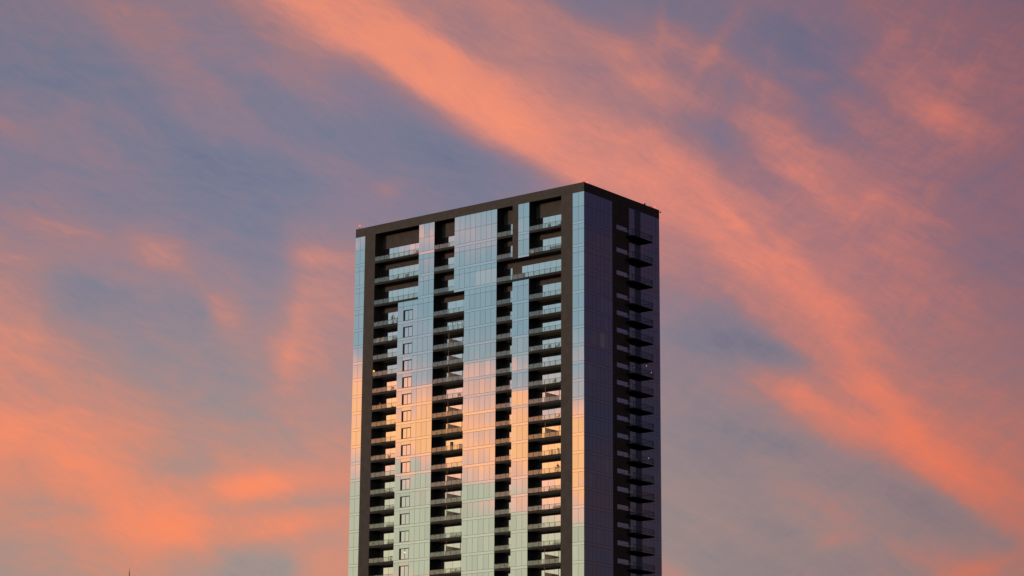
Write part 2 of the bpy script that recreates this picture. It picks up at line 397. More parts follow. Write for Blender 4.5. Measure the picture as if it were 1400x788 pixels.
MAT = dict(
    concrete=plain('brown_grey_concrete', (0.043, 0.037, 0.036), 0.75, 0.18, 0.8, 0.2),
    dark=plain('charcoal_cladding', (0.020, 0.018, 0.020), 0.7, 0.2, 1.0, 0.15),
    slab=plain('dark_slab_paint', (0.012, 0.011, 0.012), 0.7, 0.2, 1.5, 0.2),
    core=plain('dark_core', (0.012, 0.012, 0.014), 0.9, 0.1, 1.0, 0.0),
    joint=plain('dark_joint', (0.03, 0.03, 0.035), 0.7, 0.1, 1.0, 0.1),
    frame=plain('black_metal_frame', (0.02, 0.02, 0.022), 0.5, 0.1, 4.0, 0.4),
    rail=plain('grey_metal_rail', (0.10, 0.10, 0.10), 0.4, 0.1, 4.0, 0.5),
    glass=glass_mat('coated_glass', 0.36, vary=0.10, tint=(0.97, 1.01, 1.0)),
    blind=glass_mat('glass_with_pale_blinds', 0.33, inner=(0.17, 0.17, 0.16), vary=0.04),
    spandrel=glass_mat('spandrel_glass', 0.38, vary=0.03, tint=(1.0, 1.0, 0.98)),
    patio=glass_mat('patio_glass', 0.43, vary=0.08, tint=(1.0, 0.97, 0.92)),
    slot=glass_mat('strip_window_glass', 0.55, vary=0.1),
    win=glass_mat('window_glass', 0.38, vary=0.03),
    door=glass_mat('dark_door_glass', 0.10, vary=0.05, tint=(.8, .95, 1.0)),
    drape=glass_mat('glass_with_drapes', 0.34, curtain=(0.10, 0.10, 0.12), glow=0.05),
    warm=glass_mat('glass_with_warm_lit_drapes', 0.30, curtain=(0.35, 0.20, 0.10), glow=0.14),
    railglass=clear_glass('railing_glass', 0.075),
    siderail=clear_glass('tinted_railing_glass', 0.02, (.82, .84, .86), 0.0),
    frost=frosted('frosted_divider', (0.70, 0.58, 0.50)),
    ground=plain('asphalt', (0.05, 0.05, 0.052), 0.9, 0.25, 0.05, 0.2),
    roofdeck=plain('roof_membrane', (0.16, 0.155, 0.15), 0.9, 0.15, 0.5, 0.2),
    leaf=plain('plant_leaf', (0.06, 0.10, 0.035), 0.6, 0.35, 8.0, 0.3),
    pot=plain('terracotta', (0.28, 0.13, 0.07), 0.8, 0.15, 5.0, 0.2),
    potdark=plain('dark_planter', (0.05, 0.045, 0.042), 0.7, 0.15, 5.0, 0.2),
    rust=plain('rust_red_cover', (0.13, 0.032, 0.022), 0.8, 0.2, 3.0, 0.2),
    fabric=plain('green_grey_cushion', (0.07, 0.11, 0.10), 0.9, 0.2, 6.0, 0.1),
    wood=plain('weathered_wood', (0.18, 0.11, 0.06), 0.7, 0.3, 9.0, 0.2),
    yellow=plain('yellow_paint', (0.55, 0.42, 0.10), 0.6, 0.1, 4.0, 0.3),
    redlamp=glow('red_lamp', (1.0, 0.10, 0.07), 2.2),
    amber=glow('amber_lamp', (1.0, 0.62, 0.08), 1.3),
    warmlamp=glow('warm_lamp', (1.0, 0.90, 0.62), 1.0),
    limelamp=glow('lime_lamp', (0.62, 0.75, 0.18), 0.6),
    palelamp=glow('pale_lamp', (0.8, 0.78, 0.75), 0.5),
)

# ------------------------------------------------------------------ mesh helpers
def box(bm, x0, x1, y0, y1, z0, z1):
    vs = [bm.verts.new(p) for p in ((x0, y0, z0), (x1, y0, z0), (x1, y1, z0), (x0, y1, z0), (x0, y0, z1), (x1, y0, z1), (x1, y1, z1), (x0, y1, z1))]
    for f in ((0, 3, 2, 1), (4, 5, 6, 7), (0, 1, 5, 4), (1, 2, 6, 5), (2, 3, 7, 6), (3, 0, 4, 7)):
        bm.faces.new([vs[i] for i in f])

def rod(bm, a, b, r, n=8, r2=None):
    a, b = Vector(a), Vector(b); r2 = r if r2 is None else r2
    q = (b - a).to_track_quat('Z', 'Y')
    ra = [bm.verts.new(a + q @ Vector((r * math.cos(2 * math.pi * i / n), r * math.sin(2 * math.pi * i / n), 0))) for i in range(n)]
    rb = [bm.verts.new(b + q @ Vector((r2 * math.cos(2 * math.pi * i / n), r2 * math.sin(2 * math.pi * i / n), 0))) for i in range(n)]
    for i in range(n):
        bm.faces.new((ra[i], ra[(i + 1) % n], rb[(i + 1) % n], rb[i]))
    bm.faces.new(ra[::-1]); bm.faces.new(rb)

def ball(bm, c, r, sz=1.0, sub=2):
    res = bmesh.ops.create_icosphere(bm, subdivisions=sub, radius=r)
    for v in res['verts']:
        v.co = Vector((v.co.x, v.co.y, v.co.z * sz)) + Vector(c)

def lathe(bm, prof, n=12, c=(0, 0, 0)):
    rings = []
    for r, z in prof:
        rings.append([bm.verts.new((c[0] + r * math.cos(2 * math.pi * i / n), c[1] + r * math.sin(2 * math.pi * i / n), c[2] + z)) for i in range(n)])
    for a, b in zip(rings, rings[1:]):
        for i in range(n):
            bm.faces.new((a[i], a[(i + 1) % n], b[(i + 1) % n], b[i]))
    bm.faces.new(rings[0][::-1]); bm.faces.new(rings[-1])

def mesh_of(name, bm, m):
    me = bpy.data.meshes.new(name); bm.to_mesh(me); bm.free(); me.materials.append(m)
    return me

def link(name, me, parent=None, loc=(0, 0, 0), rot=(0, 0, 0), kind=None):
    o = bpy.data.objects.new(name, me); C.objects.link(o)
    o.parent = parent; o.location = loc; o.rotation_euler = rot
    if kind:
        o['kind'] = kind
    return o

def part(name, boxes, m, parent, kind=None):
    bm = bmesh.new()
    for b in boxes:
        box(bm, *b)
    return link(name, mesh_of(name, bm, m), parent, kind=kind)

def tag(o, label, cat, group=None):
    o['label'] = label; o['category'] = cat
    if group:
        o['group'] = group
    return o

# ------------------------------------------------------------------ ground
bm = bmesh.new()
NG = 24
for i in range(NG + 1):
    for j in range(NG + 1):
        bm.verts.new((-6000 + 12000 * i / NG, -6000 + 12000 * j / NG, 0))
bm.verts.ensure_lookup_table()
for i in range(NG):
    for j in range(NG):
        k = i * (NG + 1) + j
        bm.faces.new((bm.verts[k], bm.verts[k + NG + 1], bm.verts[k + NG + 2], bm.verts[k + 1]))
link('ground', mesh_of('ground', bm, MAT['ground']), kind='structure')

# ------------------------------------------------------------------ tower
PHI = 0.66805
H = 117.279 + EYE
WL, WR = 51.976, 22.368
TALL, FLR = 4.05, 3.05
ZR = [-6.657 - TALL * min(i, 3) - FLR * max(0, i - 3) for i in range(22)]      # slab tops, from the roof down
Z = [H + z for z in ZR]
SP = 0.47                                                                   # spandrel height
D = 2.0                                                                     # balcony depth
T = bpy.data.objects.new('apartment_tower', None); C.objects.link(T)
T.location = (12.146, 401.375, 0); T.rotation_euler = (0, 0, -PHI)
tag(T, 'tall mirror-glass apartment tower with dark concrete frame and stacked balconies', 'building')
# tower frame: x = minus the distance along the long face, y into the building, short face at x = 0
ZBOT = Z[21] - SP
BEAM = 1.55

# core and backing
part('core', [(-WL + 0.3, -0.5, D + 0.12, WR - 0.3, 0, H - 1.2)], MAT['core'], T)
part('roof_deck', [(-WL + 0.4, -0.4, 0.4, WR - 0.4, H - 1.2, H - 0.8)], MAT['roofdeck'], T)
def beam_ring():
    bm = bmesh.new()
    z0, z1 = H - BEAM, H
    box(bm, -WL, 0, 0, 0.4, z0, z1)
    box(bm, -WL, 0, WR - 0.4, WR, z0, z1)
    box(bm, -WL, -WL + 0.4, 0.4, WR - 0.4, z0, z1)
    box(bm, -0.4, 0, 0.4, WR - 0.4, z0, z1)
    return bm
link('roof_parapet', mesh_of('roof_parapet', beam_ring(), MAT['concrete']), T)
part('parapet_cap', [(-WL - 0.02, 0.02, -0.02, 0.42, H, H + 0.06), (-WL - 0.02, 0.02, WR - 0.42, WR + 0.02, H, H + 0.06),
                     (-WL - 0.02, -WL + 0.42, 0.42, WR - 0.42, H, H + 0.06), (-0.42, 0.02, 0.42, WR - 0.42, H, H + 0.06)], MAT['concrete'], T)

def pier(t0, t1, ztop, zbot, dep=D + 0.1):
    """A concrete pier on the long face, cast in lifts with fine joints."""
    bm = bmesh.new(); z = ztop
    box(bm, -t1 + 0.012, -t0 - 0.012, 0.014, dep, zbot, ztop)
    while z > zbot + 0.1:
        z2 = max(zbot, z - 4 * FLR)
        box(bm, -t1, -t0, 0.0, 0.3, z2 + 0.05, z)
        z = z2
    link('pier', mesh_of('pier', bm, MAT['concrete']), T)
pier(2.42, 4.85, H - BEAM, 0)
pier(47.2, 49.65, H - BEAM, 0)
pier(14.2, 15.43, H - BEAM, Z[1] - SP)

def strip_back(name, t0, t1, ztop, zbot):
    part(name, [(-t1 + 0.004, -t0 - 0.004, 0.07, D + 0.1, zbot, ztop)], MAT['dark'], T)
S_TOP = H - BEAM
LB = Z[2] - SP                                                              # where the plan changes
strip_back('strip_wall', 0.07, 2.42, S_TOP, 0)
strip_back('strip_wall', 11.8, 14.2, S_TOP, Z[1] - SP)
strip_back('strip_wall', 11.8, 15.4, LB, 0)
strip_back('strip_wall', 18.9, 26.1, S_TOP, 0)
strip_back('strip_wall', 26.1, 28.5, S_TOP, LB)
strip_back('strip_wall', 33.15, 36.75, S_TOP, 0)
part('strip_wall', [(-41.446, -36.754, 0.27, D + 0.1, 0, LB)], MAT['dark'], T)
strip_back('strip_wall', 49.65, WL - 0.07, S_TOP, 0)

# rows of glass: (top, bottom, kind, slab index below)
def rows(ztop, zbot):
    out = [(H - BEAM, H - 4.09, 'pane', 0), (H - 4.09, Z[0], 'pane', 0)]
    for i in range(21):
        out.append((Z[i], Z[i] - SP, 'spandrel', i))
        if i < 3:
            out.append((Z[i] - SP, Z[i] - 1.42, 'pane', i + 1))
            out.append((Z[i] - 1.42, Z[i + 1], 'pane', i + 1))
        else:
            out.append((Z[i] - SP, Z[i + 1], 'pane', i + 1))
    return [r for r in out if r[0] <= ztop + 0.01 and r[1] >= zbot - 0.01]

pane_specs = []     # (width, height, centre, tilt x, tilt z, side, material key)
GAP = 0.042
def gauss(s):
    return max(-2.2 * s, min(2.2 * s, random.gauss(0, s)))
def strip(edges, ztop, zbot, side='L', floor_tilt=0.17, skip=None):
    for (a, b, kind, idx) in rows(ztop, zbot):
        ft, fz = gauss(floor_tilt), gauss(0.10)
        if kind == 'spandrel':
            ft = ft * .6 + gauss(0.05)
            part_boxes = (edges[0], edges[-1], a - 0.02, b + 0.02)
            spandrels.append((part_boxes, ft, side))
            continue
        for k, (u0, u1) in enumerate(zip(edges, edges[1:])):
            gp = GAP if side == 'L' else 0.035
            w, h = u1 - u0 - gp, a - b - gp
            key = 'glass'
            if skip:
                r = skip(k, idx, u0, u1, a, b)
                if r is None:
                    continue
                key = r
            pane_specs.append((round(w, 3), round(h, 3), (u0 + u1) / 2, (a + b) / 2, ft + gauss(0.05), fz + gauss(0.06), side, key))
spandrels = []
def lin_edges(a, b, n):
    return [a + (b - a) * i / n for i in range(n + 1)]

strip(lin_edges(0.0, 2.42, 2), S_TOP, 0)
strip(lin_edges(11.8, 14.2, 2), S_TOP, Z[1] - SP)
strip(lin_edges(11.8, 15.4, 3), LB + SP + 0.02, 0)
strip(lin_edges(18.9, 28.5, 8), S_TOP, LB, skip=lambda k, idx, u0, u1, a, b: 'blind' if idx == 2 and k < 4 and a - b > 2 else 'glass')
strip(lin_edges(18.9, 26.1, 6), LB, 0)
strip(lin_edges(33.15, 36.75, 3), S_TOP, 0)
def b_skip(k, idx, u0, u1, a, b):
    if k == 1 and a - b > 2:
        return None
    return 'glass'
strip([36.75, 37.92, 40.15, 41.45], LB, 0, skip=b_skip)
strip(lin_edges(49.65, WL, 2), S_TOP, 0)
# short face
CURT = {(5, 4): 'drape', (5, 5): 'drape', (4, 4): 'drape', (5, 6): 'drape', (4, 6): 'warm', (6, 4): 'drape', (2, 8): 'drape', (1, 8): 'drape', (2, 6): 'drape', (5, 13): 'drape', (1, 14): 'drape', (3, 17): 'drape'}
def r_skip(k, idx, u0, u1, a, b):
    return CURT.get((k, idx), 'glass')
strip(lin_edges(0.0, 8.17, 7), S_TOP, 0, 'R', 0.06, r_skip)
CURT2 = {(6, 2): 'drape', (7, 2): 'drape', (5, 3): 'drape', (6, 3): 'drape', (5, 4): 'drape', (6, 4): 'drape', (6, 5): 'drape', (7, 5): 'drape', (5, 8): 'drape', (6, 8): 'drape', (7, 8): 'drape',
         (5, 13): 'drape', (6, 13): 'drape', (3, 16): 'drape', (6, 16): 'drape', (7, 16): 'drape', (3, 17): 'drape', (6, 17): 'drape', (7, 17): 'drape'}
def r2_skip(k, idx, u0, u1, a, b):
    if k == 1:
        return 'door'
    return CURT2.get((k, idx), 'glass')
strip([13.15, 14.8, 16.6] + lin_edges(16.6, WR, 5)[1:], S_TOP, 0, 'R', 0.06, r2_skip)

TH = 0.03
def pane_matrix(u, z, tx, tz, side):
    if side == 'L':
        return (-u, 0.02, z), (RAD(tx), 0, RAD(tz))
    return (-0.02, u, z), (RAD(tx), 0, RAD(90 + tz))
order = sorted(range(len(pane_specs)), key=lambda i: -(pane_specs[i][0] * pane_specs[i][1]) * (1.0 if pane_specs[i][6] == 'L' else 0.55))
named = set(order[:300]) | {i for i, s in enumerate(pane_specs) if False}
meshes = {}
rest = bmesh.new(); rest_mats = ['glass', 'drape', 'warm', 'door', 'blind']
for i in order:
    w, h, u, z, tx, tz, side, key = pane_specs[i]
    loc, rot = pane_matrix(u, z, tx, tz, side)
    if i in named:
        k = (w, h, key)
        if k not in meshes:
            bm = bmesh.new(); box(bm, -w / 2, w / 2, -TH / 2, TH / 2, -h / 2, h / 2)
            meshes[k] = mesh_of('glass_pane', bm, MAT[key])
        link('glass_pane', meshes[k], T, loc, rot)
    else:
        n0 = len(rest.verts); f0 = len(rest.faces)
        box(rest, -w / 2, w / 2, -TH / 2, TH / 2, -h / 2, h / 2)
        rest.verts.ensure_lookup_table(); rest.faces.ensure_lookup_table()
        Mx = Matrix.Translation(loc) @ Euler(rot).to_matrix().to_4x4()
        for v in rest.verts[n0:]:
            v.co = Mx @ v.co
        for f in rest.faces[f0:]:
            f.material_index = rest_mats.index(key)
me = bpy.data.meshes.new('glass_pane_field'); rest.to_mesh(me); rest.free()
for k in rest_mats:
    me.materials.append(MAT[k])
link('glass_pane_field', me, T, kind='stuff')
smesh = {}
for ((u0, u1, a, b), ft, side) in spandrels:
    w, h = round(u1 - u0 - 0.03, 3), round(a - b, 3)
    if (w, h) not in smesh:
        bm = bmesh.new(); box(bm, -w / 2, w / 2, -TH / 2, TH / 2, -h / 2, h / 2)
        smesh[(w, h)] = mesh_of('spandrel_band', bm, MAT['spandrel'])
    loc, rot = pane_matrix((u0 + u1) / 2, (a + b) / 2, ft, 0, side)
    link('spandrel_band', smesh[(w, h)], T, loc, rot)

# recessed windows in the wide wall beside the left balconies
def mk(boxes, m, name):
    bm = bmesh.new()
    for b in boxes:
        box(bm, *b)
    return mesh_of(name, bm, m)
ww, wh = 2.19, 1.95
RV = 0.24
frame_me = mk([(-ww / 2, -ww / 2 + 0.07, 0.0, RV, 0, wh), (ww / 2 - 0.07, ww / 2, 0.0, RV, 0, wh), (-ww / 2 + 0.07, ww / 2 - 0.07, 0.0, RV, wh - 0.07, wh), (-ww / 2 + 0.07, ww / 2 - 0.07, 0.0, RV, 0, 0.07),
               (-0.03, 0.03, RV - 0.06, RV, 0.07, wh - 0.07)], MAT['frame'], 'window')
wp_me = mk([(-(ww / 4 - 0.06), ww / 4 - 0.06, -0.012, 0.012, -wh / 2 + 0.09, wh / 2 - 0.09)], MAT['win'], 'window_pane')
hd_me = {}
for i in range(3, 21):
    top = Z[i - 1] - SP if i > 3 else Z[2] - 1.42
    wz = Z[i] + 0.02
    w_o = link('window', frame_me, T, (-39.035, 0.004, wz))
    for s in (-1, 1):
        link('pane', wp_me, w_o, (s * (ww / 4), RV - 0.02, wh / 2), (RAD(gauss(.15)), 0, RAD(gauss(.1))))
    hh = round(top - (wz + wh) - GAP / 2, 3)
    if hh > 0.1:
        if hh not in hd_me:
            hd_me[hh] = mk([(-ww / 2, ww / 2, -TH / 2, TH / 2, 0, hh)], MAT['glass'], 'window_head_pane')
        link('window_head_pane', hd_me[hh], T, (-39.035, 0.02, wz + wh + 0.01), (RAD(gauss(.13)), 0, 0))

# balconies of the long face
RAILH = 0.70
slab_me, rail_me, hand_me = {}, {}, {}
def balcony(t0, t1, i, side='L', flats=True):
    w = round(t1 - t0, 3)
    if side == 'L':
        if w not in slab_me:
            slab_me[w] = mk([(-w + 0.004, -0.004, -0.015, D + 0.11, -SP, -0.05)], MAT['slab'], 'balcony')
            n = max(2, round(w / 1.15)); bx = []; hb = [(-w + 0.01, -0.01, -0.035, 0.02, RAILH - 0.02, RAILH + 0.03)]
            for k in range(n):
                bx.append((-w + w * k / n + 0.055, -w + w * (k + 1) / n - 0.055, -0.012, 0.006, -0.04, RAILH - 0.02))
            for k in range(1, n):
                x = -w + w * k / n
                hb.append((x - 0.035, x + 0.035, -0.02, 0.03, -0.05, RAILH - 0.022))
            rail_me[w] = mk(bx, MAT['railglass'], 'railing_glass'); hand_me[w] = mk(hb, MAT['frame'], 'handrail')
        b = link('balcony', slab_me[w], T, (-t0, 0, Z[i]))
        link('railing_glass', rail_me[w], b, kind='stuff'); link('handrail', hand_me[w], b)
    return b

patio_me = {}
def patio(t0, t1, i, ztop, n):
    """The glazed back of one balcony, pane by pane."""
    h = round(ztop - (Z[i] - 0.05) - 0.02, 3)
    w = round((t1 - t0) / n - 0.04, 3)
    if (w, h) not in patio_me:
        patio_me[(w, h)] = mk([(-w / 2, w / 2, -0.015, 0.015, 0.0, h)], MAT['patio'], 'patio_door')
    ft = gauss(.10)
    for k in range(n):
        u = t0 + (t1 - t0) * (k + .5) / n
        link('patio_door', patio_me[(w, h)], T, (-u, D + 0.02, Z[i] - 0.05), (RAD(ft + gauss(.05)), 0, RAD(gauss(.06))))
hdr = []
def bay(t0, t1, i, n, solid=None):
    balcony(t0, t1, i)
    if i == 0:
        zt, zsoff = H - 4.15, H - BEAM
    else:
        zsoff = Z[i - 1] - SP
        zt = zsoff if i > 3 else Z[i - 1] - 1.42
    hdr.append((-t1, -t0, D + 0.0, D + 0.11, zt, zsoff)) if zt < zsoff - 0.1 else None
    patio(t0, t1, i, zt, n)
for i in range(0, 21):
    # left bay
    if i <= 2:
        bay(36.75, 47.2, i, 8)
    else:
        bay(41.45, 47.2, i, 4)
    # second bay
    if i <= 2:
        bay(28.5, 33.15, i, 3)
    else:
        bay(26.1, 33.15, i, 4)
    # narrow bay and right bay
    if i == 2:
        balcony(4.85, 18.9, i)
        patio(4.85, 14.85, i, Z[1] - 1.42, 8); patio(16.95, 18.9, i, Z[1] - 1.42, 2)
        hdr.append((-18.9, -4.85, D, D + 0.11, Z[1] - 1.42, Z[1] - SP))
        hdr.append((-16.95, -14.85, D - 0.03, D + 0.108, Z[2] - 0.05, Z[1] - 1.42))
    else:
        bay(15.43 if i < 2 else 15.4, 18.9, i, 2)
        bay(4.85, 11.8, i, 5)
for b in hdr:
    part('header_wall', [b], MAT['concrete'], T)

# frosted dividers between neighbours' balconies
div_me = mk([(-0.02, 0.02, 0.10, D - 0.02, 0.0, 1.62)], MAT['frost'], 'balcony_divider')
post_me = mk([(-0.025, 0.025, y, y + 0.05, 0.0, 1.66) for y in (0.62, 1.15, 1.7)] + [(-0.022, 0.022, 0.10, D - 0.03, 1.62, 1.665)], MAT['frame'], 'divider_frame')
pole_me = mk([(-0.035, 0.035, 0.05, 0.11, 0.0, FLR - SP + 0.05)], MAT['wood'], 'divider_pole')
for t, ids in ((29.55, (5, 6, 7, 9, 10, 13, 14, 15, 17)), (8.18, (9, 11, 18, 19))):
    for i in ids:
        d = link('balcony_divider', div_me, T, (-t, 0, Z[i] - 0.05))
        link('divider_frame', post_me, d); link('divider_pole', pole_me, d)

# short face: wall with a strip window to each floor, projecting balconies
wb = [(-0.35, 0, 8.17, 9.42, 0, S_TOP), (-0.35, 0, 12.9, 13.15, 0, S_TOP)]
z = S_TOP
for i in range(21):
    wb.append((-0.35, 0, 9.42, 12.9, Z[i] + 1.40, z)); z = Z[i] + 0.47
wb.append((-0.35, 0, 9.42, 12.9, 0, z))
sidew = bmesh.new()
for b in wb:
    box(sidew, *b)
link('side_wall', mesh_of('side_wall', sidew, MAT['concrete']), T)
part('side_backing', [(-0.5, -0.07, 0.07, 8.16, 0, S_TOP), (-0.5, -0.07, 13.16, WR - 0.05, 0, S_TOP), (-0.5, -0.30, 8.16, 13.16, 0, S_TOP)], MAT['joint'], T)
sw_me = mk([(-0.16, -0.13, 9.43, 12.89, 0.0, 0.93)], MAT['slot'], 'strip_window')
sf_me = mk([(-0.12, -0.06, 9.43, 12.89, 0.0, 0.05), (-0.12, -0.06, 9.43, 12.89, 0.88, 0.93), (-0.12, -0.06, 9.43, 9.48, 0.05, 0.88), (-0.12, -0.06, 12.84, 12.89, 0.05, 0.88)], MAT['frame'], 'window_frame')
P_ = 1.5
B0, B1 = 12.0, 18.1
sb_me = mk([(-0.02, P_, B0, B1, -SP, -0.24)], MAT['core'], 'balcony')
bx = [(P_ - 0.03, P_ - 0.012, B0 + (B1 - B0) * k / 5 + .04, B0 + (B1 - B0) * (k + 1) / 5 - .04, -0.04, RAILH + .1) for k in range(5)]
bx += [(0.05, P_ - 0.06, B1 - 0.03, B1 - 0.012, -0.04, RAILH + .1), (0.05, P_ - 0.06, B0 + 0.012, B0 + 0.03, -0.04, RAILH + .1)]
sr_me = mk(bx, MAT['siderail'], 'railing_glass')
sh_me = mk([(P_ - 0.05, P_, B0, B1, RAILH + .1, RAILH + .15), (0.0, P_ - 0.05, B1 - 0.05, B1, RAILH + .1, RAILH + .15), (0.0, P_ - 0.05, B0, B0 + 0.05, RAILH + .1, RAILH + .15),
            (P_ - 0.05, P_, B1 - 0.05, B1, -0.05, RAILH + .1), (P_ - 0.05, P_, B0, B0 + 0.05, -0.05, RAILH + .1)], MAT['frame'], 'handrail')
for i in range(21):
    s = link('strip_window', sw_me, T, (0, 0, Z[i] + 0.47)); link('window_frame', sf_me, s)
    b = link('balcony', sb_me, T, (0, 0, Z[i])); link('railing_glass', sr_me, b, kind='stuff'); link('handrail', sh_me, b)

# ------------------------------------------------------------------ small things: rooftop lights, balcony furniture and plants
TM = Matrix.Translation(T.location) @ Matrix.Rotation(-PHI, 4, 'Z')
def at(x, y, z):
    return TM @ Vector((x, y, z))
def thing(name, label, cat, loc, group=None, rot=0.0):
    o = bpy.data.objects.new(name, None); C.objects.link(o)
    o.location = at(*loc); o.rotation_euler = (0, 0, -PHI + rot)
    return tag(o, label, cat, group)
def sub(name, build, m, parent):
    bm = bmesh.new(); build(bm)
    return link(name, mesh_of(name, bm, m), parent)

def beacon(t, y, hgt, label):
    o = thing('obstruction_light', label, 'warning light', (t, y, H + 0.06), 'red warning lights along the roof edge')
    sub('base', lambda b: lathe(b, [(.10, 0), (.10, .06)]), MAT['frame'], o)
    sub('pole', lambda b: rod(b, (0, 0, .06), (0, 0, hgt), .03), MAT['frame'], o)
    sub('lamp', lambda b: lathe(b, [(.09, hgt), (.13, hgt + .06), (.13, hgt + .2), (.06, hgt + .28)]), MAT['redlamp'], o)
beacon(-WL + 0.7, 0.2, 0.50, 'red warning light on the far left corner of the roof')
beacon(-0.22, 0.25, 0.42, 'red warning light on a short pole at the front corner of the roof')
beacon(-0.2, 1.15, 0.05, 'low red warning light on the short side, just behind the front corner')
beacon(-0.2, WR - 1.0, 0.20, 'red warning light near the right end of the short roof edge')
o = thing('roof_vent', 'small dark vent pipe standing on the short roof edge', 'vent', (-0.6, 18.8, H + 0.06))
sub('pipe', lambda b: rod(b, (0, 0, -0.9), (0, 0, .35), .10), MAT['frame'], o)
sub('cowl', lambda b: lathe(b, [(.10, .35), (.2, .38), (.16, .5), (.03, .56)]), MAT['frame'], o)
o = thing('roof_bracket', 'thin dark bracket rods beside the roof vent', 'bracket', (-0.3, 20.0, H + 0.06))
sub('rod', lambda b: rod(b, (0, 0, 0), (0, 0, .4), .03), MAT['frame'], o)
sub('rod', lambda b: rod(b, (0, .6, 0), (0, .6, .35), .03), MAT['frame'], o)
sub('crossbar', lambda b: rod(b, (0, -.1, .25), (0, .7, .25), .02), MAT['frame'], o)
o = thing('security_camera', 'small dark camera on an arm beyond the right roof corner', 'camera', (-0.1, WR, H - 0.25))
sub('arm', lambda b: rod(b, (0, 0, 0), (0, .45, .05), .03), MAT['frame'], o)
sub('housing', lambda b: lathe(b, [(.06, -.12), (.14, -.06), (.14, .08), (.05, .12)], c=(0, .5, .05)), MAT['frame'], o)

def foliage(bm, r, hgt, n, base=0.0, leaf=0.16):
    for _ in range(n):
        a = random.uniform(0, 2 * math.pi); q = random.random() ** .5 * r; zz = base + random.random() * hgt
        q *= 1.0 - 0.5 * (zz - base) / hgt
        c = Vector((q * math.cos(a), q * math.sin(a) * .8, zz))
        d1 = Vector((random.uniform(-1, 1), random.uniform(-1, 1), random.uniform(-.3, 1))).normalized() * leaf * random.uniform(.7, 1.4)
        d2 = d1.cross(Vector((random.uniform(-1, 1), random.uniform(-1, 1), random.uniform(-1, 1)))).normalized() * leaf * .35
        v = [bm.verts.new(c), bm.verts.new(c + d1 * .5 + d2), bm.verts.new(c + d1), bm.verts.new(c + d1 * .5 - d2)]
        bm.faces.new(v)
def floorname(i):
    return ['first', 'second', 'third', 'fourth', 'fifth', 'sixth', 'seventh', 'eighth', 'ninth', 'tenth', 'eleventh', 'twelfth', 'thirteenth', 'fourteenth', 'fifteenth', 'sixteenth', 'seventeenth', 'eighteenth', 'nineteenth', 'twentieth'][i]
def plant(t, i, r, hgt, label, pot='potdark', long_box=0.0, y=0.55, leaf=.16, n=60):
    o = thing('potted_plant', label, 'plant', (-t, y, Z[i] - 0.05), 'plants on the balconies')
    if long_box:
        sub('planter', lambda b: box(b, -long_box / 2, long_box / 2, -.16, .16, 0, .34), MAT[pot], o)
        def lf(b):
            m_ = max(2, int(long_box / .35))
            for k in range(m_):
                n0 = len(b.verts); foliage(b, r, hgt * random.uniform(.6, 1.1), n // m_ + 8, .3, leaf)
                b.verts.ensure_lookup_table()
                for v in b.verts[n0:]:
                    v.co.x += -long_box / 2 + long_box * (k + .5) / m_
        sub('foliage', lf, MAT['leaf'], o)
    else:
        sub('pot', lambda b: lathe(b, [(.14, 0), (.2, .3), (.22, .34), (.18, .34)]), MAT[pot], o)
        sub('stem', lambda b: rod(b, (0, 0, .3), (0, 0, .3 + hgt * .6), .025), MAT['wood'], o)
        sub('foliage', lambda b: foliage(b, r, hgt, n, .34, leaf), MAT['leaf'], o)
LC, SC2, RC = 'left balcony column', 'second balcony column', 'right balcony column'
plant(43.1, 3, .5, 1.35, 'tall leafy plant on the fourth balcony down of the left column', leaf=.30, n=46)
plant(41.9, 3, .35, .8, 'lower bushy plant beside the tall leafy one, against the glass wall', leaf=.22)
plant(42.5, 4, .35, .45, 'low shrub in a trough on the fifth balcony of the left column', long_box=1.2)
plant(43.4, 11, .3, .3, 'small shrub on the twelfth balcony of the left column')
plant(43.5, 13, .32, .45, 'row of shrubs on the fourteenth balcony of the left column', long_box=2.2)
plant(42.7, 14, .34, .55, 'thick row of shrubs on the fifteenth balcony of the left column', long_box=2.4)
plant(42.8, 15, .3, .4, 'short row of shrubs on the sixteenth balcony of the left column', long_box=1.8)
plant(42.6, 16, .3, .45, 'shrub trough on the seventeenth balcony of the left column', long_box=1.5)
plant(42.5, 17, .32, .6, 'bushy single shrub on the eighteenth balcony of the left column')
plant(28.3, 16, .36, .55, 'broad green shrub on the seventeenth balcony of the second column', long_box=1.4)
plant(26.8, 16, .34, .6, 'green shrub against the glass wall, right of the broad shrub', long_box=1.2)
plant(27.5, 18, .34, .4, 'low shrubs on the lowest visible balcony of the second column', long_box=2.6)
plant(26.8, 13, .3, .5, 'small shrub at the glass wall on the fourteenth balcony, second column')
plant(7.1, 12, .34, .55, 'left one of two round shrubs on the thirteenth right balcony', leaf=.2)
plant(5.7, 12, .36, .65, 'right one of two round shrubs on the thirteenth right balcony', leaf=.2)
plant(5.9, 13, .45, .95, 'spreading shrub beside the concrete pier on the fourteenth right balcony', leaf=.24)
plant(6.6, 14, .3, .4, 'row of small plants on the fifteenth right balcony', long_box=2.4)
plant(5.8, 17, .3, .35, 'long dark planter box with low plants on the eighteenth right balcony', long_box=1.9)
plant(6.0, 15, .3, .3, 'thin row of plants on the sixteenth right balcony', long_box=1.6)

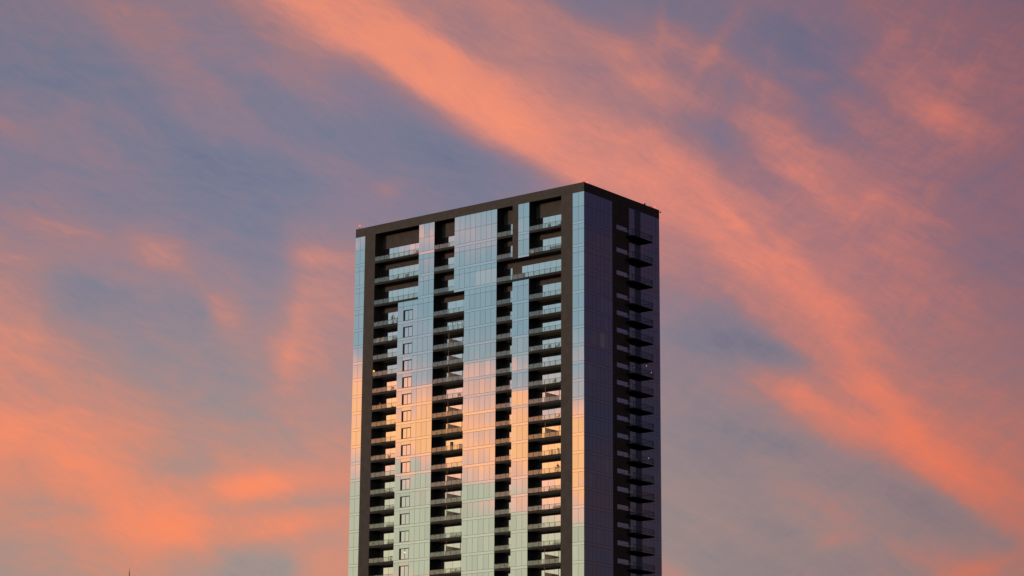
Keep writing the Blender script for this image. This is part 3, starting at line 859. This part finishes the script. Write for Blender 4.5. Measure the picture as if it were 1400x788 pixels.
def chair(t, i, label, m='frame', rot=0.0, y=0.9):
    o = thing('balcony_chair', label, 'chair', (-t, y, Z[i] - 0.05), 'chairs on the balconies', rot)
    sub('seat', lambda b: box(b, -.26, .26, -.26, .26, .40, .46), MAT[m], o)
    sub('backrest', lambda b: box(b, -.26, .26, .22, .27, .46, .92), MAT[m], o)
    for sx in (-.23, .23):
        for sy in (-.23, .23):
            sub('leg', lambda b: box(b, sx - .02, sx + .02, sy - .02, sy + .02, 0, .40), MAT['frame'], o)
chair(8.1, 0, 'dark chair at the left end of the glazed top balcony on the right', rot=.6)
chair(5.9, 0, 'dark chair beside the concrete pier on the top right balcony', rot=-.7)
chair(8.0, 6, 'left dark chair on the seventh right balcony', rot=.4)
chair(6.2, 6, 'dark chair nearer the pier on the seventh right balcony', rot=-.3)
chair(38.0, 0, 'dark chair on the top left balcony near its glass end wall', rot=.3)
chair(42.6, 1, 'dark chair on the second balcony of the left column', rot=-.4)
chair(40.3, 1, 'second dark chair further right on the second left balcony', rot=.5)
chair(27.1, 11, 'small dark chair on the twelfth balcony of the second column', rot=.2)
plant(16.6, 5, .3, .5, 'small shrub in a pot on the sixth balcony of the narrow column')
plant(17.4, 9, .3, .45, 'small shrub in a pot on the tenth balcony of the narrow column')
plant(16.4, 14, .3, .55, 'bushy shrub in a pot on the fifteenth balcony of the narrow column')
plant(30.9, 12, .3, .5, 'shrub in the shaded half of the thirteenth balcony, second column')
chair(43.2, 7, 'dark chair on the eighth balcony of the left column', rot=.3)
chair(42.2, 9, 'dark chair on the tenth balcony of the left column', rot=-.5)
chair(27.6, 8, 'dark chair on the ninth balcony of the second column', rot=.7)
chair(6.9, 8, 'dark chair on the ninth right balcony', rot=.2)
chair(6.1, 10, 'dark chair on the eleventh right balcony', rot=-.4)
o = thing('outdoor_sofa', 'long green-grey sofa on the second balcony of the right column', 'sofa', (-6.4, .75, Z[1] - .05))
sub('base', lambda b: box(b, -1.1, 1.1, -.35, .35, .12, .42), MAT['fabric'], o)
sub('backrest', lambda b: box(b, -1.1, 1.1, .22, .38, .42, .86), MAT['fabric'], o)
for s in (-1, 1):
    sub('armrest', lambda b: box(b, s * 1.1 - .1, s * 1.1 + .1, -.36, .38, .12, .66), MAT['fabric'], o)
for k in (-1, 0, 1):
    sub('cushion', lambda b: box(b, k * .66 - .31, k * .66 + .31, -.33, .2, .42, .55), MAT['fabric'], o)
o = thing('storage_box', 'yellow box behind the railing at the left end of the second right balcony', 'box', (-11.2, .35, Z[1] - .05))
sub('body', lambda b: box(b, -.26, .26, -.2, .2, 0, .5), MAT['yellow'], o)
sub('lid', lambda b: box(b, -.28, .28, -.22, .22, .5, .56), MAT['yellow'], o)
o = thing('clay_pot', 'pale clay pot behind the railing on the seventh right balcony', 'pot', (-11.15, .3, Z[6] - .05))
sub('pot_body', lambda b: lathe(b, [(.14, 0), (.25, .25), (.24, .45), (.18, .6), (.2, .64)]), MAT['yellow'], o)
o = thing('statue', 'orange clay figure on the ninth balcony of the left column', 'statue', (-45.5, .3, Z[8] - .05))
sub('pedestal', lambda b: box(b, -.2, .2, -.2, .2, 0, .34), MAT['pot'], o)
sub('figure', lambda b: lathe(b, [(.17, .34), (.22, .6), (.13, .85), (.16, 1.0), (.10, 1.14), (.02, 1.2)]), MAT['pot'], o)
for t, lab in ((46.35, 'left pale panel leaning inside the railing on the fifth left balcony'), (45.2, 'right pale panel leaning inside the railing on the fifth left balcony')):
    o = thing('folded_deckchair', lab, 'deckchair', (-t, .3, Z[4] - .05), 'folded deckchairs')
    sub('frame', lambda b: (box(b, -.3, -.26, -.02, .02, 0, .95), box(b, .26, .3, -.02, .02, 0, .95)), MAT['wood'], o)
    sub('canvas', lambda b: box(b, -.26, .26, -.01, .01, .1, .9), MAT['yellow'], o)
o = thing('privacy_planter', 'rust-red planter screen behind the corner railing on the third balcony', 'planter', (-14.1, .12, Z[2] - .05))
sub('trough', lambda b: box(b, -1.25, 1.25, -.08, .25, 0, .76), MAT['rust'], o)
sub('rim', lambda b: box(b, -1.28, 1.28, -.1, .27, .76, .83), MAT['rust'], o)
o = thing('pergola_frame', 'dark open metal frame standing on the fifth balcony of the second column', 'frame', (-27.9, .5, Z[4] - .05))
sub('top_bar', lambda b: box(b, -1.7, 1.75, -.04, .04, 1.42, 1.5), MAT['frame'], o)
for x in (-1.2, -.1, .95, 1.4):
    sub('post', lambda b: box(b, x - .035, x + .035, -.035, .035, 0, 1.42), MAT['frame'], o)
o = thing('tall_planter', 'tall narrow dark planter on the twelfth balcony of the second column', 'planter', (-29.2, .8, Z[11] - .05))
sub('box', lambda b: box(b, -.2, .2, -.2, .2, 0, 1.5), MAT['potdark'], o)
sub('rim', lambda b: box(b, -.22, .22, -.22, .22, 1.5, 1.56), MAT['potdark'], o)

def lamp(loc, label, m, r=.14, drop=.3):
    o = thing('balcony_lamp', label, 'lamp', loc, 'lit lamps on the tower')
    sub('bracket', lambda b: rod(b, (0, 0, 0), (0, 0, drop), .02), MAT['frame'], o)
    sub('bulb', lambda b: ball(b, (0, 0, -r * .6), r), MAT[m], o)
lamp((-46.85, -.06, Z[6] + 1.0), 'amber lamp beside the dark pier on the seventh left balcony', 'amber', .17, .2)
lamp((1.2, 16.9, Z[12] + .95), 'small lime lamp on a balcony of the dark short side', 'limelamp', .12, .3)
lamp((1.3, 16.3, Z[7] + 1.7), 'pale lamp under the balcony of the lit flat on the short side', 'palelamp', .09, .6)
lamp((1.35, 17.7, Z[7] + .75), 'second pale lamp lower down at the same lit balcony', 'palelamp', .10, .3)
o = thing('globe_lamp', 'warm round lamp glowing in a window near the foot of the wall', 'lamp', (-38.95, .19, Z[17] + 1.25))
sub('globe', lambda b: ball(b, (0, 0, 0), .17), MAT['warmlamp'], o)
sub('cord', lambda b: rod(b, (0, 0, .17), (0, 0, .6), .012), MAT['frame'], o)

# far thin mast on the left
mo = bpy.data.objects.new('radio_mast', None); C.objects.link(mo)
a_, e_ = view_angles(177, 782)
dist = 900.0
mo.location = (dist * math.sin(RAD(a_)), dist * math.cos(RAD(a_)), 0)
tag(mo, 'thin dark mast tip rising from below beside the orange clouds', 'mast')
mh = EYE + dist * math.tan(RAD(e_))
sub('mast_pole', lambda b: rod(b, (0, 0, 0), (0, 0, mh), .45, 8, .16), MAT['frame'], mo)
sub('antenna', lambda b: rod(b, (0, 0, mh), (0, 0, mh + 1.2), .07, 6), MAT['frame'], mo)
